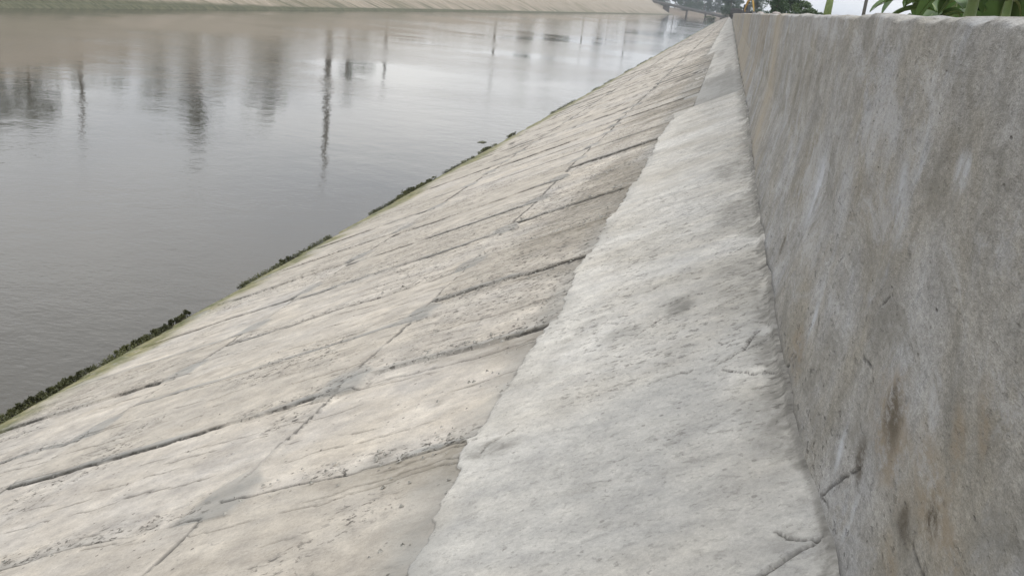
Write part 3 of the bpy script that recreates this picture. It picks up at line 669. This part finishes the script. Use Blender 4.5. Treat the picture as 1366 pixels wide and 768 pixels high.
# ------------------------------------------------------------------ utility poles
def pole(x, y, z, h, r0, label, group, arm=True, lean=0):
    root = empty('utility_pole', (x, y, z), 0, label, 'utility pole', group); root.rotation_euler = (0, lean, 0)
    b = MB(); b.tube([(0, 0, -.5), (0, 0, h*.5), (0, 0, h)], [r0, r0*.85, r0*.65], 12); b.build('shaft', M['pole'], root, smooth=True)
    if arm:
        c = MB(); c.box((0, 0, h-.5), (1.8, .12, .12)); ca_ = c.build('crossarm', M['steel'], root)
        for s_ in (-.8, 0, .8):
            i = MB(); i.tube([(s_, 0, h-.44), (s_, 0, h-.30), (s_, 0, h-.2)], [.05, .07, .03], 8); i.build('insulator', M['pole'], ca_, smooth=True)
gp = 'poles along the far bank'
for (y, top, r0, lb) in [(93, 11.3, .26, 'thin pole reflected near the left of the water'), (162, 26, .62, 'tallest thick pole reflected in the middle of the water'), (190.5, 10.5, .42, 'short stout pole right of the thick one'),
                         (277, 18, .42, 'dark tall pole reflected right of the middle'), (431, 15, .40, 'first of the two far thin poles'), (580, 25, .5, 'farthest tall thin pole before the bridge'), (505, 13, .4, 'short pole between the two far thin poles')]:
    pole(float(far_x(np.array(y)))-18, y, FAR_Z, top-FAR_Z, r0, lb, gp)
pole(behind(1153, 60), 60, -.6, 7.5, .11, 'thin dark pole rising behind the wall left of the open sky', 'pole behind the wall')

# ------------------------------------------------------------------ bridge
root = empty('bridge', (-27, 690, ZW), 0, 'low grey concrete road bridge crossing the canal at its far end', 'bridge')
def bz(x): return (2.0 + (x+48)/42.0*-4.6) - ZW       # deck height above the water
def bl(x, y, z): return (x+27, y, z)
d = MB()
pr = [-56, -48, -34, -20, -6, 2]
for (yo, w, lo, hi, nm_, mt) in [(0, 7.0, -1.1, 0, 'deck', 'bridge'), (-3.3, .25, .003, .9, 'railing', 'pole'), (3.3, .25, .003, .9, 'railing', 'pole')]:
    d = MB(); vs_ = []
    for x in pr:
        for (yy, zz) in ((yo-w/2, lo), (yo+w/2, lo), (yo+w/2, hi), (yo-w/2, hi)): vs_.append(bl(x, yy, bz(x)+zz))
    fs = [(0, 1, 2, 3), tuple(4*(len(pr)-1)+i for i in (3, 2, 1, 0))]
    for i in range(len(pr)-1):
        for k in range(4): fs.append((i*4+k, i*4+4+k, i*4+4+(k+1) % 4, i*4+(k+1) % 4))
    d.add(vs_, fs); d.build(nm_, M[mt], root)
for x in (-31, -17.5):
    p_ = MB(); zt = bz(x)-1.1
    for yy in (-2.4, 0, 2.4): p_.tube([bl(x, yy, -2), bl(x, yy, zt-.5)], [.6, .55], 12)
    p_.box(bl(x, 0, zt-.25), (1.6, 6.6, .5)); p_.build('pier', M['bridge'], root)
for x, w in ((-46, 5), (-4.5, 6)):
    p_ = MB(); zt = bz(x)-1.1; p_.box(bl(x, 0, (zt-2)/2), (w, 6.8, zt+2), taper=.85); p_.build('abutment', M['bridge'], root, bevel=.05)

# ------------------------------------------------------------------ excavator
ex = empty('excavator', (bx_(990, 200), 200, -1.1), math.radians(-48), 'dark excavator with a raised yellow arm working on the bank beyond the wall', 'excavator')
for s_ in (-1, 1):
    t = MB(); pts = []; n = 18
    for i in range(n):
        a = 2*math.pi*i/n; pts.append((math.cos(a)*.45+(1.3 if math.cos(a) > 0 else -1.3), math.sin(a)*.45+.45))
    vs_ = [(x, s_*1.05-.28, z) for x, z in pts]+[(x, s_*1.05+.28, z) for x, z in pts]
    t.add(vs_, [tuple(range(n))[::-1], tuple(range(n, 2*n))]+[(i, (i+1) % n, n+(i+1) % n, n+i) for i in range(n)]); t.build('track', M['steel'], ex)
t = MB(); t.box((-.5, 0, 1.45), (3.2, 2.5, 1.0)); t.box((-1.7, 0, 1.6), (.9, 2.5, 1.2), taper=.9); t.build('body', M['steel'], ex, bevel=.08)
t = MB(); t.box((.45, .75, 2.45), (1.3, .95, 1.3), taper=.88); cb = t.build('cab', M['steel'], ex, bevel=.06)
t = MB(); t.box((.45, .27, 2.5), (1.0, .02, .8)); t.box((1.11, .75, 2.5), (.02, .75, .8)); t.build('window', M['glass'], cb)
t = MB(); t.tube([(.9, -.2, 1.7), (1.5, -.2, 3.6), (2.5, -.2, 4.9)], [.28, .34, .2], 4); t.build('boom', M['yellow'], ex)
t = MB(); t.tube([(2.4, -.2, 5.1), (3.2, -.2, 3.2), (3.7, -.2, 1.9)], [.2, .24, .14], 4); t.build('stick', M['yellow'], ex)
t = MB(); t.tube([(1.2, -.2, 2.0), (1.95, -.2, 3.7)], .07, 8); t.tube([(2.0, -.2, 4.6), (2.9, -.2, 4.2)], .06, 8); t.build('hydraulic_ram', M['steel'], ex)
t = MB(); t.add([(3.5, -.7, 1.9), (3.5, .3, 1.9), (4.1, .3, 1.5), (4.1, -.7, 1.5), (3.9, -.7, .8), (3.9, .3, .8), (3.2, .3, 1.1), (3.2, -.7, 1.1)], [(0, 1, 2, 3), (2, 5, 4, 3), (4, 5, 6, 7), (0, 3, 4, 7), (1, 6, 5, 2)]); t.build('bucket', M['steel'], ex)

# ------------------------------------------------------------------ stones lying on the wall
r = random.Random(77); cb_ = MB()
J3 = J[3]; J2 = J[2]
def crumb(u, Y, sz):
    p = Vector((X0+u*C, Y, -H+u*S*C)) + Vector((NX, 0, NZ))*sz*.25
    vs_ = []
    for a_ in range(5):
        t = a_*1.2566+r.uniform(-.3, .3); k = r.uniform(.6, 1.2)*sz
        vs_.append(p+Vector((math.cos(t)*k*C, math.sin(t)*k, math.cos(t)*k*S*C))-Vector((NX, 0, NZ))*sz*.3)
    vs_.append(p+Vector((r.uniform(-.3, .3)*sz, r.uniform(-.3, .3)*sz, r.uniform(.3, .7)*sz)))
    vs_.append(p+Vector((r.uniform(-.5, .5)*sz, r.uniform(-.5, .5)*sz, r.uniform(.2, .5)*sz)))
    cb_.add(vs_, [(i, (i+1) % 5, 5 if i < 3 else 6) for i in range(5)]+[(0, 5, 6), (3, 6, 5)])
for i in range(520):
    if r.random() < .6:
        j = r.choice(J3[1:8]); u = r.uniform(-2.8, -1.5); Y = j + abs(r.gauss(0, .10))*(1 if r.random() < .8 else -1)
    elif r.random() < .5:
        j = r.choice(J2[1:8]); u = r.uniform(-5.6, -2.9); Y = j + abs(r.gauss(0, .10))
    else: u = r.gauss(-1.6, .12); Y = r.uniform(2.5, 9)
    crumb(u, Y, r.choice((.004, .006, .008, .012))*(1+Y/12))
for i in range(160): crumb(r.gauss(-.03, .03)-.06, r.uniform(1.7, 9), r.choice((.004, .006, .010)))
cb_.build('mortar_crumbs', M['crumb']); tag(bpy.data.objects['mortar_crumbs'], 'loose mortar crumbs scattered along the slab joints', 'mortar crumbs', None, 'stuff')
def rock(x, y, z, sx, sy, sz, seed, label, mat):
    n, m = 22, 12; P_ = np.zeros((m+1, n+1, 3))
    for i in range(m+1):
        for j in range(n+1):
            a = 2*math.pi*(j % n)/n; b_ = math.pi*i/m
            k = 1+.35*(float(fbm(np.array(math.cos(a)*math.sin(b_)*1.5+seed), np.array(math.sin(a)*1.3+math.cos(b_)*1.7), seed, 3))-.5)
            P_[i, j] = (math.cos(a)*math.sin(b_)*sx*k, math.sin(a)*math.sin(b_)*sy*k, math.cos(b_)*sz*k)
    o = link_mesh('stone', grid_mesh('stone', P_), mat, None, (x, y, z)); return tag(o, label, 'stone', 'stones on the wall')
rock(TOPX+.13, 2.05, .058, .035, .045, .022, 3, 'rounded pinkish grey stone lying on the wall in front of the banana leaves', M['stone'])
rock(TOPX+.10, 14.0, .055, .06, .5, .03, 8, 'flat lump of mortar on the wall near its far end', M['stone'])
rock(TOPX+.12, 22.0, .06, .08, .8, .045, 9, 'smaller rough lump where the wall nears the vanishing point', M['stone'])

# ------------------------------------------------------------------ weeds along the near waterline
XW = X0 + (ZW+H)/S          # where slope and water meet
def weed(Y, L, w, h, n, seed, label):
    r = random.Random(seed); cs_ = [((r.uniform(-w*.3, w*.3), L/2*r.uniform(-1, 1)*r.uniform(.3, 1), r.uniform(-.02, h*.55)**1), w*r.choice((.12, .18, .25, .4))) for _ in range(max(7, int(L/.06)))]
    root = empty('weed_clump', (XW-.03, Y, ZW+.03), 0, label, 'weed', 'weed clumps at the waterline')
    leaf_cloud(cs_, n*3, .030, seed, .75).build('foliage', M['leafW'], root)
    s_ = MB()
    for k in range(min(12, len(cs_))):
        c = Vector(cs_[k][0]); s_.tube([(c.x*.3+.03, c.y, -.06), tuple(c)], [.006, .003], 4)
    s_.build('stalk', M['leafW'], root)
def wy_at(px, py):
    d = R @ ray(px, py); return (d*(ZW/d.z)).y
for (px, py, L, w, h, n, lb) in [(30, 548, 1.6, .16, .16, 900, 'dark weeds hugging the waterline at the left edge of the picture'), (92, 513, .9, .13, .12, 500, 'dark weeds just right of the leftmost ones on the waterline'),
        (190, 464, .8, .14, .14, 500, 'long dark weed mat left of the tallest tuft on the lower waterline'), (218, 443, 1.3, .16, .17, 800, 'densest dark weed mat on the lower waterline'), (254, 423, .35, .15, .22, 260, 'tall round weed tuft ending the dense mat'),
        (379, 352, .4, .15, .18, 260, 'lone dark tuft halfway along the near waterline'), (548, 259, 1.3, .28, .30, 600, 'bushy dark tuft standing out over the middle of the waterline'),
        (572, 246, 2.0, .16, .14, 400, 'low weeds right behind the bushy tuft'), (654, 202, 1.8, .22, .22, 350, 'small tuft above the floating leaf on the far waterline'), (690, 182, 1.6, .18, .2, 260, 'small weed tuft farthest out on the waterline')]:
    weed(wy_at(px, py), L*1.1, w*.45, h*.32, n, int(px), lb)
# thin moss and slime fringe: nobody could count it
r = random.Random(3); cs_ = []
for i in range(3500):
    Y = 7*math.exp(r.uniform(0, 2.9)); 
    if vnoise(np.array(Y*.5), np.array(0.), 9) > .5: cs_.append(((XW+r.uniform(-.05, .07), Y, ZW+r.uniform(-.01, .04)), .022*(1+Y/30)))
leaf_cloud(cs_, 26000, .026, 4, .6).build('moss_fringe', M['leafW']); tag(bpy.data.objects['moss_fringe'], 'thin dark moss fringe along the near waterline', 'moss', None, 'stuff')
q = R @ ray(643, 190); q = q*(ZW/q.z)
b = MB(); b.add([(-.12, -.2, .012), (.08, -.1, .02), (.14, .15, .012), (-.02, .2, .03), (-.1, .05, .02)], [(0, 1, 2, 3, 4)]); o = b.build('floating_leaf', M['leafW']); o.location = q
m_ = o.modifiers.new('thick', 'SOLIDIFY'); m_.thickness = .01
tag(o, 'dark dead leaf floating on the canal near the slope', 'leaf')

# ------------------------------------------------------------------ haze: one closed box of even thin air
hb = MB(); hb.box((0, 1700, 10), (7400, 4400, 40)); hm = bpy.data.materials.new('haze'); hm.use_nodes = True; hm.node_tree.nodes.clear()
ho = hm.node_tree.nodes.new('ShaderNodeOutputMaterial'); hv = hm.node_tree.nodes.new('ShaderNodeVolumePrincipled')
hv.inputs['Color'].default_value = (.80, .86, .93, 1); hv.inputs['Density'].default_value = .00028; hv.inputs['Anisotropy'].default_value = .2
hm.node_tree.links.new(hv.outputs[0], ho.inputs['Volume'])
tag(hb.build('haze', hm), None, None, None, 'stuff')
